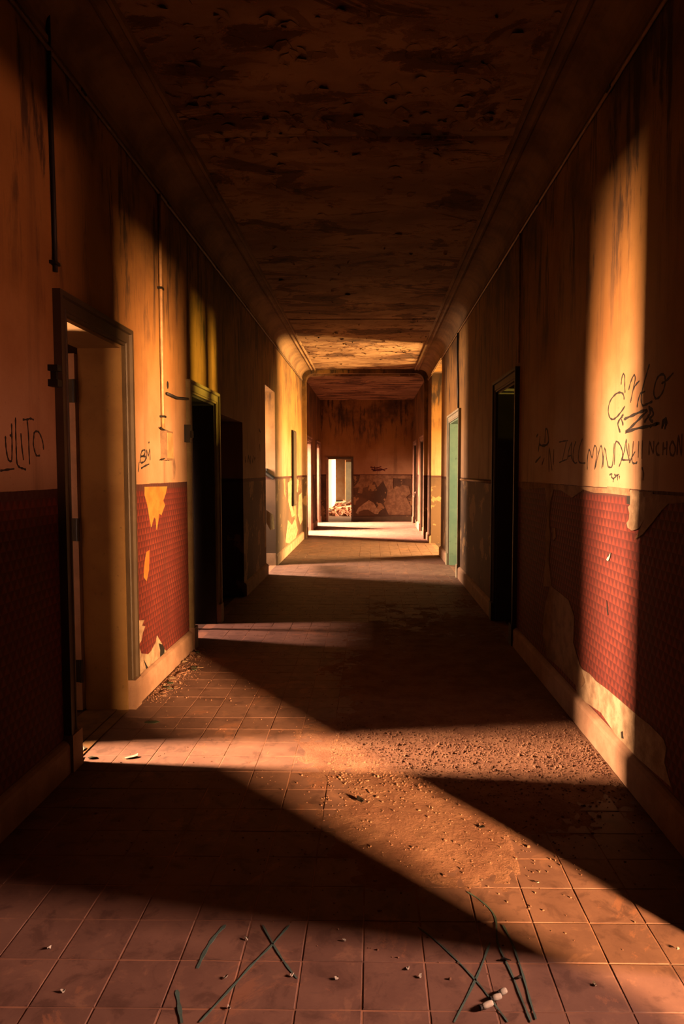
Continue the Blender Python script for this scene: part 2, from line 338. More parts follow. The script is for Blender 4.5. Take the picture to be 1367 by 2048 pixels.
# coved cornice with two beads on either side
def cove(name, s, x):
    p = [(x, CORN - 0.06), (x + s * 0.018, CORN - 0.06), (x + s * 0.018, CORN - 0.03), (x, CORN - 0.03)]
    for k in range(9):
        a = R(90 * k / 8); p.append((x + s * (0.2 - 0.2 * math.cos(a)), CORN - 0.02 + 0.2 * math.sin(a) * 0.98))
    p += [(x + s * 0.215, CORN + 0.165), (x + s * 0.235, CORN + 0.160), (x + s * 0.25, CORN + 0.175), (x + s * 0.285, CORN + 0.178), (x + s * 0.30, CORN + 0.16), (x + s * 0.32, CORN + 0.165), (x + s * 0.33, CORN + 0.2)]
    o = MB().extrude_y(p, Y0, 16.1, 1).build(name, M['cove'], kind='structure'); return o
cove('trim_1', 1, XL); cove('trim_2', -1, XR)
# cross frame with rounded corners where the corridor narrows
mb = MB(); i0, i1, zt, r = XL + 0.09, XR - 0.09, 3.90, 0.20; inner = [(i0, -0.05)]; outer = [(XL, -0.05)]
for k in range(9):
    a = R(90 * k / 8); inner.append((i0 + r - r * math.cos(a), zt - r + r * math.sin(a))); outer.append((XL + k * 0.05 * (k > 4), 4.03 if k > 3 else 3.55 + .12 * k))
for k in range(9):
    a = R(90 - 90 * k / 8); inner.append((i1 - r + r * math.cos(a), zt - r + r * math.sin(a))); outer.append((XR - (8 - k) * 0.05 * (k < 4), 4.03 if k < 5 else 3.55 + .12 * (8 - k)))
inner.append((i1, -0.05)); outer.append((XR, -0.05)); n = len(inner)
v = [(x, 16.1, z) for x, z in inner] + [(x, 16.1, z) for x, z in outer] + [(x, 16.34, z) for x, z in inner] + [(x, 16.34, z) for x, z in outer]; f = []
for k in range(n - 1):
    f += [(k, k + 1, n + k + 1, n + k), (2 * n + k, 3 * n + k, 3 * n + k + 1, 2 * n + k + 1), (k, 2 * n + k, 2 * n + k + 1, k + 1)]
mb.add(v, f).build('trim_3', M['wall'], kind='structure')
# baseboards
def baseboard(name, s, x, openings, pad):
    mb = MB(); y = Y0; ys = []
    for a, b, c, d in openings:
        ys.append((y, a - pad(a))); y = b + pad(b)
    ys.append((y, Y1))
    root = empty(name, (x, 0, 0)); tag(root, kind='structure')
    for a, b in ys:
        if b - a < 0.05: continue
        prof = [(0, 0), (s * 0.035, 0), (s * 0.035, 0.14), (s * 0.028, 0.158), (s * 0.012, 0.17), (0, 0.175)]
        m = MB(); m.extrude_y(prof, a, b, 1); k = len(prof)
        m.f += [tuple(range(k)), tuple(range(2 * k - 1, k - 1, -1))]
        m.build('baseboard_length', M['base'], root)
    return root
frames_L = {3.63: .12, 4.47: .12, 6.12: .11, 7.08: .11, 1.6: .1, 2.5: .1, 17.05: .1, 18.4: .1, 20.0: .1, 21.3: .1}
frames_R = {1.1: .1, 2.04: .1, 6.28: .11, 7.23: .11, 10.28: .12, 11.6: .12, 17.1: .1, 18.3: .1, 19.7: .1, 21.1: .1}
baseboard('baseboard_left', 1, XL, OL, lambda y: frames_L.get(y, 0.0))
baseboard('baseboard_right', -1, XR, OR, lambda y: frames_R.get(y, 0.0))
mb = MB()
for a, b in ((11.52, 11.55),): mb.box(XEL, XL, a, b, 0, 0.2)
mb.build('baseboard_passage', M['base'], kind='structure')
for a, b in ((XL, EX0 - .03), (EX1 + .03, XR)):
    pass
MB().box(EX1 + 0.05, XR - 0.04, Y1 - 0.03, Y1, 0, 0.16).build('baseboard_end', M['brown'], kind='structure')

# ------------------------------------------------------------------ doors
def door(name, side, y0, y1, zt, aw, m_arch, m_line, plinth=None, rough_top=0.0):
    X = XL if side < 0 else XR; s = -side                # s: direction from the wall into the corridor
    root = empty(name, (X, (y0 + y1) / 2, 0)); tag(root, kind='structure'); off = Vector(root.location)
    def part(mb, nm, mat, parent=None):
        mb.v = [tuple(Vector(p) - off) for p in mb.v]; o = mb.build(nm, mat, root); return o
    def arch(pts_in, pts_out, nm):      # moulded strip between an inner and an outer edge (mitred)
        th = [0.022, 0.022, 0.030, 0.030, 0.024, 0.024, 0.042, 0.042]; fr = [0, 0.14, 0.17, 0.24, 0.27, 0.72, 0.76, 1.0]
        m = MB(); rows = []
        for a, b in zip(pts_in, pts_out):
            rows.append([(X, a[0], a[1])] + [(X + s * t, a[0] + (b[0] - a[0]) * q, a[1] + (b[1] - a[1]) * q) for t, q in zip(th, fr)] + [(X, b[0], b[1])])
        k = len(rows[0]); m.v = rows[0] + rows[1]
        m.f = [(i, i + 1, k + i + 1, k + i) for i in range(k - 1)] + [tuple(range(k)), tuple(range(2 * k - 1, k - 1, -1))]
        part(m, nm, m_arch)
    zb = 0.20 if plinth else 0.0
    arch([(y0, zb), (y0, zt)], [(y0 - aw, zb), (y0 - aw, zt + aw)], 'architrave')
    arch([(y1, zb), (y1, zt)], [(y1 + aw, zb), (y1 + aw, zt + aw)], 'architrave')
    arch([(y0, zt), (y1, zt)], [(y0 - aw, zt + aw), (y1 + aw, zt + aw)], 'architrave')
    if plinth:
        for a, b in ((y0 - aw - .006, y0), (y1, y1 + aw + .006)): part(MB().box(X, X + s * 0.05, a, b, 0, 0.2), 'plinth_block', plinth)
    bk = X - s * TH
    if m_line:
        part(MB().box(bk, X, y0, y0 + 0.02, 0, zt), 'door_lining', m_line)
        part(MB().box(bk, X, y1 - 0.02, y1, 0, zt), 'door_lining', m_line)
        part(MB().box(bk, X, y0 + .02, y1 - .02, zt - 0.02, zt), 'door_lining', m_line)
    return root, part
def leaf(root, hinge, ang, width, zt, mat, z0=0.015, hinges=(), hside=1):
    """panelled door leaf; hinge=(x,y) world, ang = direction of the leaf in plan"""
    off = Vector(root.location); d = Vector((math.cos(ang), math.sin(ang), 0)); nrm = Vector((-d.y, d.x, 0)); up = Vector((0, 0, 1)); h0 = Vector((hinge[0], hinge[1], 0)) - off
    def bx(m, a, b, za, zb, t): m.obox(h0 + d * ((a + b) / 2) + up * ((za + zb) / 2), d, nrm, up, b - a, t, zb - za)
    m = MB(); bx(m, 0, width, z0, zt, 0.03)
    for a, b in ((0, 0.11), (width - 0.11, width), (width / 2 - .05, width / 2 + .05)): bx(m, a, b, z0, zt, 0.046)
    for a, b in ((z0, z0 + .2), (0.95, 1.1), (zt - .13, zt)): bx(m, .11, width - .11, a, b, 0.0455)
    lf = m.build('door_leaf', mat, root)
    for hz in hinges:
        hm = MB(); hm.tube([h0 + up * (hz - .075) + nrm * hside * .026, h0 + up * (hz + .075) + nrm * hside * .026], 0.012, 10)
        hm.obox(h0 + d * .028 + up * hz + nrm * hside * .0245, d, nrm, up, .055, .004, .15); hm.build('hinge', M['metal'], lf)
    k = MB(); k.tube([h0 + d * (width - .06) + up * 1.02 - nrm * .06, h0 + d * (width - .06) + up * 1.02 + nrm * .06], .011, 8)
    for sg in (-1, 1): k.tube([h0 + d * (width - .06) + up * 1.02 + nrm * .058 * sg, h0 + d * (width - .17) + up * 1.015 + nrm * .058 * sg], .009, 8)
    k.build('door_handle', M['metal'], lf)
    return lf
# first left door: dark architrave, ochre lining, leaf half open into the room
d1, p1 = door('door_1', -1, 3.63, 4.47, 2.42, 0.115, M['brown'], M['ochre'], M['base'])
hx, hy = XL - TH - 0.005, 4.435; fx, fy = -2.68, 4.48
leaf(d1, (hx, hy), math.atan2(fy - hy, fx - hx), math.hypot(fx - hx, fy - hy), 2.36, M['pink'], hinges=(0.28, 1.22, 2.12), hside=1)
for k, (a, b) in enumerate(((-1.91, -1.80), (-1.795, -1.70), (-1.695, -1.625))):
    p1(MB().box(a, b, 3.65, 4.45, -0.003, 0.006 + 0.004 * (k % 2)), 'threshold_board', M['wood'])
# near right door just out of the frame (its light falls into view)
door('door_2', 1, 1.10, 2.04, 2.40, 0.10, M['brown'], M['ochre'], M['base'])
# second left door: shut leaf, low gaps shaped to cast the light bands on the floor
d4, p4 = door('door_3', -1, 6.12, 7.08, 2.30, 0.11, M['yellow'], M['black'], M['pink'])  # black lining paints in the shade of the reveal
xb = XL - TH + 0.03
m = MB(); m.box(xb - .02, xb + .02, 6.145, 7.055, 0.60, 2.27)
for a, b in ((6.145, 6.50), (6.80, 6.85), (7.03, 7.055)): m.box(xb - .02, xb + .02, a, b, 0.0, 0.60)
lf4 = p4(m, 'door_leaf', M['black'])
p4(MB().box(xb + .02, xb + .03, 6.28, 6.60, 0.75, 1.35), 'raised_panel', M['black']); p4(MB().box(xb + .02, xb + .03, 6.70, 6.98, 0.75, 1.35), 'raised_panel', M['black'])
p4(MB().box(xb + .02, xb + .03, 6.28, 6.60, 1.5, 2.1), 'raised_panel', M['black']); p4(MB().box(xb + .02, xb + .03, 6.70, 6.98, 1.5, 2.1), 'raised_panel', M['black'])
# dark door on the right, gaps over the leaf added to throw wall strips
d5, p5 = door('door_4', 1, 6.28, 7.23, 2.43, 0.11, M['black'], M['black'], M['black'])
xb = XR + TH - 0.05
p5(MB().box(xb - .02, xb + .02, 6.30, 7.21, 0.01, 1.86), 'door_leaf', M['black'])
p5(MB().box(xb - .03, xb + .03, 6.30, 7.21, 1.86, 1.93), 'transom_bar', M['black'])
p5(MB().box(xb - .025, xb + .025, 6.97, 7.09, 1.93, 2.41), 'fanlight_mullion', M['black'])
p5(MB().box(xb - .02, xb + .02, 6.30, 6.76, 1.93, 2.41), 'fanlight_board', M['black'])
for a in (0.25, 1.1):
    for b, c in ((6.40, 6.70), (6.80, 7.10)): p5(MB().box(xb - .03, xb - .02, b, c, a, a + .65), 'raised_panel', M['black'])
# green door
d6, p6 = door('door_5', 1, 10.28, 11.6, 2.42, 0.12, M['cream'], M['green'], M['cream'])
leaf(d6, (XR + TH + .04, 11.56), R(8), 1.2, 2.38, M['green'])
# far doors
d7, _ = door('door_6', -1, 17.05, 18.4, 2.40, 0.11, M['pink'], M['pink'], M['pink'])
d8, _ = door('door_7', -1, 20.0, 21.3, 2.40, 0.11, M['pink'], M['pink'], M['pink'])
d9, p9 = door('door_8', 1, 17.1, 18.3, 2.40, 0.12, M['pink'], M['brown'], M['pink'])
d10, p10 = door('door_9', 1, 19.7, 21.1, 2.40, 0.12, M['pink'], M['brown'], M['pink'])
for d, p, a, b in ((d9, p9, 17.1, 18.3), (d10, p10, 19.7, 21.1)):
    m = MB().box(XR + .22, XR + .26, a + .025, b - .025, 0.01, 2.37)
    for z0 in (.2, 1.2):
        m.box(XR + .21, XR + .22, a + .15, (a + b) / 2 - .06, z0, z0 + .85); m.box(XR + .21, XR + .22, (a + b) / 2 + .06, b - .15, z0, z0 + .85)
    p(m, 'door_leaf', M['brown'])
h = MB().tube([(XR + .02, 19.66, 1.02), (XR - .06, 19.64, 1.0), (XR - .10, 19.6, 0.86)], 0.02, 8); p10(h, 'door_handle', M['pink'])
# end doorway casing
root = empty('door_10', ((EX0 + EX1) / 2, Y1, 0)); tag(root, kind='structure'); off = Vector(root.location)
def e_part(x0, x1, y0, y1, z0, z1, nm, mat):
    mb = MB().box(x0, x1, y0, y1, z0, z1); mb.v = [tuple(Vector(p) - off) for p in mb.v]; return mb.build(nm, mat, root)
e_part(EX0 - .05, EX0, Y1 - .03, Y1, 0, EZ + .05, 'architrave', M['pink']); e_part(EX1, EX1 + .05, Y1 - .03, Y1, 0, EZ + .05, 'architrave', M['brown'])
e_part(EX0, EX1, Y1 - .03, Y1, EZ, EZ + .05, 'architrave', M['brown'])
e_part(EX0, EX0 + .02, Y1, Y1 + .2, 0, EZ, 'door_lining', M['pink']); e_part(EX1 - .02, EX1, Y1, Y1 + .2, 0, EZ, 'door_lining', M['brown'])
e_part(EX0 + .02, EX1 - .02, Y1, Y1 + .2, EZ - .02, EZ, 'door_lining', M['brown'])

# window frames of the side rooms, around the added fill lamps too
for i, (s, y0, y1, z0, z1) in enumerate(LW):
    X = XEL if s < 0 else XER
    root = empty('window_%d' % (i + 1), (X, (y0 + y1) / 2, z0)); tag(root, kind='structure'); off = Vector(root.location)
    for (a, b, c, d), nm in (((y0 - .06, y0, z0 - .06, z1 + .06), 'window_frame'), ((y1, y1 + .06, z0 - .06, z1 + .06), 'window_frame'), ((y0, y1, z1, z1 + .06), 'window_frame'), ((y0, y1, z0 - .06, z0), 'window_sill')):
        mb = MB().box(X, X - s * .03 if nm == 'window_frame' else X - s * .08, a, b, c, d); mb.v = [tuple(Vector(p) - off) for p in mb.v]; mb.build(nm, M['brown'], root)

sw = bpy.data.objects['window_4']; m = MB()       # unseen upright sheet added to cut the far edge of the slit beam
m.box(XEL + .03, -2.42, 3.835, 3.865, 0.30, 2.70); m.v = [tuple(Vector(p) - Vector(sw.location)) for p in m.v]; m.build('window_shutter', M['brown'], sw)

# ------------------------------------------------------------------ passage beyond the end doorway
m = MB(); m.box(-1.95, -1.75, Y1 + .2, 33.5, -0.1, 3.4); m.build('wall_far_left', M['white_wall'], kind='structure')
m = MB(); m.box(-3.5, 3.0, 38.0, 38.2, -0.1, 3.4); m.build('wall_far_end', M['orange_wall'], kind='structure')
FR = 1.6
holed_wall(MB(), FR, FR + .2, Y1 + .2, 38.0, -0.1, 3.4, [(24.5, 27.5, 0.9, 2.8), (30.5, 34.5, 0.9, 2.8)]).build('wall_far_right', M['white_wall'], kind='structure')
MB().box(-3.5, FR, Y1 + .2, 38.0, 3.3, 3.4).build('ceiling_passage', M['ceil'], kind='structure')
MB().box(-3.5, FR, Y1 + .2, 38.0, -0.003, 0.0).build('floor_passage', M['concrete'], kind='structure')
for yc, wd, e in ((26.0, 3.0, 2000), (32.5, 4.0, 3500)):
    daylight('daylight_window', (FR + .12, yc, 1.85), wd, 1.9, e, (1.0, 0.58, 0.30), (0, yc, 1.2))
g = empty('open_door', (-1.18, 35.9, 0)); tag(g, 'grey green open door seen through the far doorway', 'door')
MB().box(-.16, .16, -.03, .03, 0, 2.1).build('door_leaf', M['grey'], g); MB().box(-.20, -.16, -.05, .05, 0, 2.2).build('jamb', M['orange_wall'], g)

# ------------------------------------------------------------------ floor tiles
PT = 0.2; GX0, GY0 = -0.026 - PT * 8, 2.132 - PT * 16; gp = 0.0045; hh = PT / 2 - gp / 2
def tile_geo(cx, cy, hx, hy, dz=0.0, tx=0.0, ty=0.0):
    b = 0.002
    P = [(-hx, -hy, -.012), (hx, -hy, -.012), (hx, hy, -.012), (-hx, hy, -.012), (-hx, -hy, -.0015), (hx, -hy, -.0015), (hx, hy, -.0015), (-hx, hy, -.0015),
         (-hx + b, -hy + b, 0), (hx - b, -hy + b, 0), (hx - b, hy - b, 0), (-hx + b, hy - b, 0)]
    P = [(x + cx, y + cy, z + dz + x * tx + y * ty) for x, y, z in P]
    Fc = [(8, 9, 10, 11)] + [(i, (i + 1) % 4, (i + 1) % 4 + 4, i + 4) for i in range(4)] + [(i + 4, (i + 1) % 4 + 4, (i + 1) % 4 + 8, i + 8) for i in range(4)]
    return P, Fc
me_t = bpy.data.meshes.new('floor_tile'); P, Fc = tile_geo(0, 0, hh, hh); me_t.from_pydata(P, [], Fc); me_t.materials.append(M['tile'])
cand = []
for j in range(0, 120):
    for i in range(15):
        x0 = GX0 + PT * i; x1 = min(x0 + PT, XR); cx, cy = (x0 + x1) / 2, GY0 + PT * (j + .5)
        if cy < -1 or cy > Y1 - .1: continue
        v = Vector((cx, cy, -H)); c = v.dot(FWD); vis = False; area = 0
        if c > 0.3:
            px, py = CX + F * v.dot(RGT) / c, CY - F * v.dot(UPV) / c
            if -60 < px < 1427 and py < 2110: vis = True; area = (x1 - x0) * PT * F * F * H / c ** 3
        cand.append((area if vis else 0, cx, cy, (x1 - x0) / 2 - gp / 2))
cand.sort(reverse=True); rest = MB()
for k, (ar, cx, cy, hx_) in enumerate(cand):
    dz, tx, ty = random.uniform(-.0010, .0008), random.uniform(-.006, .006), random.uniform(-.006, .006)
    if k < 300 and ar > 0:
        o = bpy.data.objects.new('floor_tile', me_t); col.objects.link(o); o.parent = fl; o.location = (cx, cy, dz); o.rotation_euler = (ty, -tx, random.uniform(-.004, .004)); o.scale = (hx_ / hh, 1, 1)
    else: rest.add(*tile_geo(cx, cy, hx_, hh, dz, tx, ty))
rest.build('floor_tiles_distant', M['tile'], fl, kind='stuff', label='terracotta floor tiles farther down the corridor')

# ------------------------------------------------------------------ dust and rubble on the floor
def vnoise(nx, ny, cells_x, cells_y, seed):
    r = np.random.default_rng(seed); g = r.random((cells_y + 2, cells_x + 2))
    yy = np.linspace(0, cells_y, ny); xx = np.linspace(0, cells_x, nx); yi = yy.astype(int); xi = xx.astype(int)
    fy = (yy - yi)[:, None]; fx = (xx - xi)[None, :]; fy = fy * fy * (3 - 2 * fy); fx = fx * fx * (3 - 2 * fx)
    a = g[np.ix_(yi, xi)]; b = g[np.ix_(yi, xi + 1)]; c = g[np.ix_(yi + 1, xi)]; d = g[np.ix_(yi + 1, xi + 1)]
    return (a * (1 - fx) + b * fx) * (1 - fy) + (c * (1 - fx) + d * fx) * fy
dx0, dx1, dy0, dy1 = -1.58, 1.29, 2.2, 10.0; sp = 0.013
nx, ny = int((dx1 - dx0) / sp), int((dy1 - dy0) / sp)
Xg, Yg = np.meshgrid(np.linspace(dx0, dx1, nx), np.linspace(dy0, dy1, ny))
n1 = vnoise(nx, ny, 5, 14, 1); n2 = vnoise(nx, ny, 14, 38, 2); n3 = vnoise(nx, ny, 45, 120, 3); n4 = vnoise(nx, ny, 110, 300, 4)
nn = 0.45 * n1 + 0.3 * n2 + 0.17 * n3 + 0.08 * n4
ss = lambda a, b, q: np.clip((q - a) / (b - a), 0, 1)
mask = ss(-0.75, 0.05, Xg) * ss(2.35, 3.1, Yg + 0.25 * (Xg < .6) * 1.0 - 0.35 * np.clip(Xg - .5, 0, 1)) * (1 - 0.45 * ss(5.5, 8.5, Yg))
mask = np.maximum(mask, 0.9 * ss(0.16, 0.02, Xg - XL - 0.02) * ss(4.3, 4.7, Yg) * ss(6.3, 5.9, Yg))
hgt = -0.0075 + 0.0105 * (mask * 1.05 + (nn - 0.5) * 1.0 * (1.2 - 0.75 * mask)) + 0.0016 * (n4 - .5) + mask * 0.0015 * (n3 - .5)
hgt = np.clip(hgt, -0.0085, 0.02)
verts = np.stack([Xg, Yg, hgt], -1).reshape(-1, 3)
keep = hgt > -0.0065
idx = np.arange(nx * ny).reshape(ny, nx); kq = keep[:-1, :-1] | keep[1:, :-1] | keep[:-1, 1:] | keep[1:, 1:]
q = np.stack([idx[:-1, :-1], idx[:-1, 1:], idx[1:, 1:], idx[1:, :-1]], -1)[kq]
used = np.unique(q); remap = -np.ones(nx * ny, int); remap[used] = np.arange(len(used)); q = remap[q]; vv = verts[used]
me = bpy.data.meshes.new('floor_dust'); me.from_pydata(vv.tolist(), [], q.tolist()); me.materials.append(M['dust'])
for p in me.polygons: p.use_smooth = True
o = bpy.data.objects.new('floor_dust', me); col.objects.link(o); o.parent = fl
tag(o, 'reddish plaster dust drifted over the middle of the tiled floor', kind='stuff')
def hz(x, y):
    i = int(round((x - dx0) / (dx1 - dx0) * (nx - 1))); j = int(round((y - dy0) / (dy1 - dy0) * (ny - 1)))
    if 0 <= i < nx and 0 <= j < ny: return max(0.0005, float(hgt[j, i]))
    return 0.0005
def chip(mb, x, y, s, z=None):
    a = random.uniform(0, 6.28); ca, sa = math.cos(a), math.sin(a); z = hz(x, y) if z is None else z; h = s * random.uniform(.35, 1.1)
    b = [(random.uniform(.6, 1.2) * s * math.cos(k * 1.2566 + a), random.uniform(.5, 1.1) * s * math.sin(k * 1.2566 + a)) for k in range(5)]
    v = [(x + p, y + q, z - .002) for p, q in b] + [(x + p * .6 + .1 * s * ca, y + q * .6 + .1 * s * sa, z + h * random.uniform(.6, 1)) for p, q in b]
    mb.add(v, [(0, 1, 6, 5), (1, 2, 7, 6), (2, 3, 8, 7), (3, 4, 9, 8), (4, 0, 5, 9), (5, 6, 7, 8, 9)])
mb = MB()
for k in range(7600):
    r_ = random.random()
    if r_ < .62: x, y = 1.27 - 1.5 * random.random() ** 1.35, random.gauss(3.78, .25)
    elif r_ < .72: x, y = random.gauss(.35, .45), random.gauss(3.0, .35)
    elif r_ < .9: x, y = random.uniform(-1.4, 1.25), random.uniform(2.6, 9.5)
    else: x, y = XL + .05 + abs(random.gauss(0, .10)), random.uniform(4.6, 6.05)
    if not (-1.58 < x < 1.28 and 2.0 < y < 9.8): continue
    chip(mb, x, y, random.uniform(.0025, .0085) * (1.0 if r_ < .62 else .7) * (1.8 if random.random() < .06 else 1))
o = mb.build('floor_rubble', M['chip']); tag(o, 'fine plaster crumbs strewn over the dusty corridor floor', 'rubble', kind='stuff')
# single flakes lying along the left baseboard
for k in range(34):
    t_ = random.random(); y = 4.72 + 1.25 * t_; x = XL + .06 + abs(random.gauss(0, .085)) + .03 * (1 - t_)
    s = random.uniform(.012, .03); m = MB(); a = random.uniform(0, 6.28); z = hz(x, y) + .003
    pts = [(s * random.uniform(.7, 1.3) * math.cos(a + q * 1.05), s * random.uniform(.45, .9) * math.sin(a + q * 1.05)) for q in range(6)]
    top = [(p, q_, .004 + random.uniform(0, .012)) for p, q_ in pts]; m.add(top + [(p, q_, zz - .004) for p, q_, zz in top], [(0, 1, 2, 3, 4, 5), (11, 10, 9, 8, 7, 6)] + [(i, i + 6, (i + 1) % 6 + 6, (i + 1) % 6) for i in range(6)])
    o = m.build('paint_flake', M['leaf'] if k % 6 == 0 else M['chip'] if k % 3 else M['plaster']); o.location = (x, y, z - .002)
    tag(o, 'small paint flake lying along the left baseboard past the first doorway', 'paint flake', 'paint flakes along the left baseboard')
def scrap(name, px, py, s, mat, label, cat='scrap', lift=0.010, elong=1.0, ang=None, group=None):
    x, y = floorpt(px, py); a = random.uniform(0, 6.28) if ang is None else ang; m = MB(); n = 7
    pts = []
    for q in range(n):
        r_ = s * random.uniform(.75, 1.2); p, g_ = r_ * elong * math.cos(q * 6.283 / n), r_ * .6 * math.sin(q * 6.283 / n)
        pts.append((p * math.cos(a) - g_ * math.sin(a), p * math.sin(a) + g_ * math.cos(a), .003 + lift * random.random()))
    m.add(pts + [(p, q, max(0, z - .003)) for p, q, z in pts], [tuple(range(n)), tuple(range(2 * n - 1, n - 1, -1))] + [(i, i + n, (i + 1) % n + n, (i + 1) % n) for i in range(n)])
    o = m.build(name, mat); o.location = (x, y, hz(x, y) if y > 2.2 else .0005); tag(o, label, cat, group); return o
scrap('paper_scrap', 263, 1516, .030, M['white'], 'small folded white scrap on the lit floor before the first left door', ang=.5, elong=1.3, lift=.02)
scrap('paper_scrap', 160, 1504, .040, M['white'], 'white scrap in the corner of the left door sill', ang=1.0, lift=.03)
scrap('plaster_chunk', 160, 1525, .030, M['plaster'], 'pale chunk at the foot of the left door jamb', 'plaster chunk', lift=.03)
scrap('dry_leaf', 186, 1517, .022, M['leaf'], 'dark dry leaf beside the white scrap at the left door', 'leaf', ang=.2, elong=1.4)
scrap('dry_leaf', 303, 1446, .032, M['leaf'], 'dark dry leaf on the tiles below the left baseboard', 'leaf', ang=0, elong=1.4)
scrap('dry_twig', 720, 1605, .022, M['metal'], 'dark twig lying on the dust in mid corridor', 'twig', ang=-.8, elong=1.5, lift=.02)
scrap('plaster_chunk', 963, 1657, .016, M['metal'], 'dark crumb on the diagonal sunlit dust', 'plaster chunk')
scrap('pale_pebble', 1074, 1767, .010, M['white'], 'tiny white pebble in the diagonal patch of light', 'pebble', lift=.012)
scrap('dry_twig', 1010, 1922, .010, M['wire'], 'short dark green twig above the three pale butts', 'twig', ang=-.1, elong=1.6)
scrap('dry_twig', 1035, 1958, .010, M['metal'], 'short dark twig on the blue green chalk line', 'twig', ang=.5, elong=1.8)
CR = ['leftmost in the picture', 'at the lower left', 'left of the blue green cross', 'just above the blue green cross', 'right beside the blue green cross', 'right of the blue green cross', 'upper of two left of the pale butts', 'lower of two left of the pale butts', 'at the shadow edge in mid floor', 'lowest at the bottom edge', 'right of the pale butts', 'at the right picture edge']
for k, (px, py) in enumerate(((98, 1898), (125, 1985), (451, 1957), (492, 1880), (583, 1953), (672, 1958), (815, 1938), (840, 1955), (688, 1883), (458, 2018), (1188, 1970), (1367 - 12, 1901))):
    scrap('pale_pebble', px, py, .0075, M['white'], 'tiny pale crumb on the near tiles, ' + CR[k], 'pebble', lift=.008, group='crumbs on the near tiles')
# three pale butts: rounded rods with a dark band
for k, ((ax, ay), (bx_, by_), lab) in enumerate((((963, 2020), (985, 2011), 'nearest of three pale butts on the near tiles'), ((983, 2003), (1002, 1997), 'middle of three pale butts on the near tiles'), ((998, 1992), (1012, 1986), 'farthest of three pale butts on the near tiles'))):
    p0 = Vector((*floorpt(ax, ay), .010)); p1_ = Vector((*floorpt(bx_, by_), .010)); o = empty('cigarette_butt', ((p0 + p1_) / 2).xy.to_3d()); tag(o, lab, 'butt', 'butts on the near tiles')
    off = Vector(o.location); d = (p1_ - p0) * .5; prof = [(-1, .5), (-.85, .9), (-.3, 1), (.4, 1), (.9, .8), (1, .4)]; m = MB(); n = 8
    side = Vector((-d.y, d.x, 0)).normalized(); c = Vector((0, 0, .0095)); v = []
    for t_, r_ in prof: v += [c + d * t_ + (side * math.cos(q * 2 * math.pi / n) + Vector((0, 0, 1)) * math.sin(q * 2 * math.pi / n)) * .009 * r_ for q in range(n)]
    m.add(v, [(i * n + q, i * n + (q + 1) % n, (i + 1) * n + (q + 1) % n, (i + 1) * n + q) for i in range(len(prof) - 1) for q in range(n)] + [tuple(range(n)), tuple(range(5 * n, 6 * n))])
    m.build('paper_body', M['white'], o, True)
    MB().tube([c - d * 1.05, c - d * 1.2, c - d * 1.35], .0075, 8).build('burnt_tip', M['wire'], o)

# ------------------------------------------------------------------ drawn marks: thin ribbons lying on a surface
def ribbon(mb, pts, w, to3d, nrm, lift=0.0012):
    P = [Vector(to3d(*p)) for p in pts]; N = Vector(nrm)
    # smooth a little
    Q = [P[0]]
    for i in range(len(P) - 1):
        a = P[max(i - 1, 0)]; b = P[i]; c = P[i + 1]; d = P[min(i + 2, len(P) - 1)]
        for t in (.25, .5, .75, 1.0):
            Q.append(.5 * ((2 * b) + (-a + c) * t + (2 * a - 5 * b + 4 * c - d) * t * t + (-a + 3 * b - 3 * c + d) * t ** 3))
    v = []; f = []; n = len(Q)
    for i, p in enumerate(Q):
        t = (Q[min(i + 1, n - 1)] - Q[max(i - 1, 0)]); t = t.normalized() if t.length > 1e-9 else Vector((0, 0, 1)); s = t.cross(N).normalized()
        ww = w * .5 * (0.75 + .25 * math.sin(i * 1.7)) * (0.6 if i in (0, n - 1) else 1)
        v += [p + N * lift + s * ww, p + N * lift - s * ww, p + s * ww * 1.05, p - s * ww * 1.05]
    for i in range(n - 1):
        a = i * 4; f += [(a, a + 1, a + 5, a + 4), (a, a + 4, a + 6, a + 2), (a + 1, a + 3, a + 7, a + 5)]
    mb.add(v, f)
def strokes_thing(name, strokes, w, to3d, nrm, mat, label, cat):
    p0 = Vector(to3d(*strokes[0][0])); o = empty(name, p0); tag(o, label, cat)
    for st in strokes:
        mb = MB(); ribbon(mb, st, w, to3d, nrm); mb.v = [tuple(Vector(p) - p0) for p in mb.v]; mb.build('pen_stroke', mat, o)
    return o
def writing(name, strokes, w, X, org, k, mat, label, cat='graffiti'):
    s = 1 if X < 0 else -1
    def to3d(a, b):
        y, z = wallpt(org[0] + a / k, org[1] + b / k, X); return (X, y, z)
    return strokes_thing(name, strokes, w, to3d, (s, 0, 0), mat, label, cat)
k5 = 1367 / 327
writing('graffiti_tag', [
    [(868, 415), (860, 370), (830, 355), (790, 375), (750, 430), (735, 500), (745, 560), (770, 580), (800, 565), (840, 520), (875, 468)],
    [(875, 360), (872, 300), (872, 225), (862, 200), (850, 225), (842, 290)],
    [(905, 335), (925, 260), (950, 210), (960, 240), (945, 320), (920, 440)], [(945, 330), (965, 290), (995, 258)],
    [(1080, 115), (1055, 200), (1030, 290), (1012, 370), (1010, 430), (1025, 465), (1060, 450), (1105, 430)], [(1000, 365), (1045, 345)], [(975, 480), (985, 420), (1000, 370)],
    [(1185, 200), (1150, 225), (1125, 290), (1115, 360), (1130, 405), (1160, 395), (1195, 340), (1210, 270), (1205, 215), (1180, 200)], [(1180, 280), (1225, 250), (1280, 190)]],
    .013, XR, (1040, 700), k5, M['ink'], 'black looping marker tag on the lit strip of the right wall')
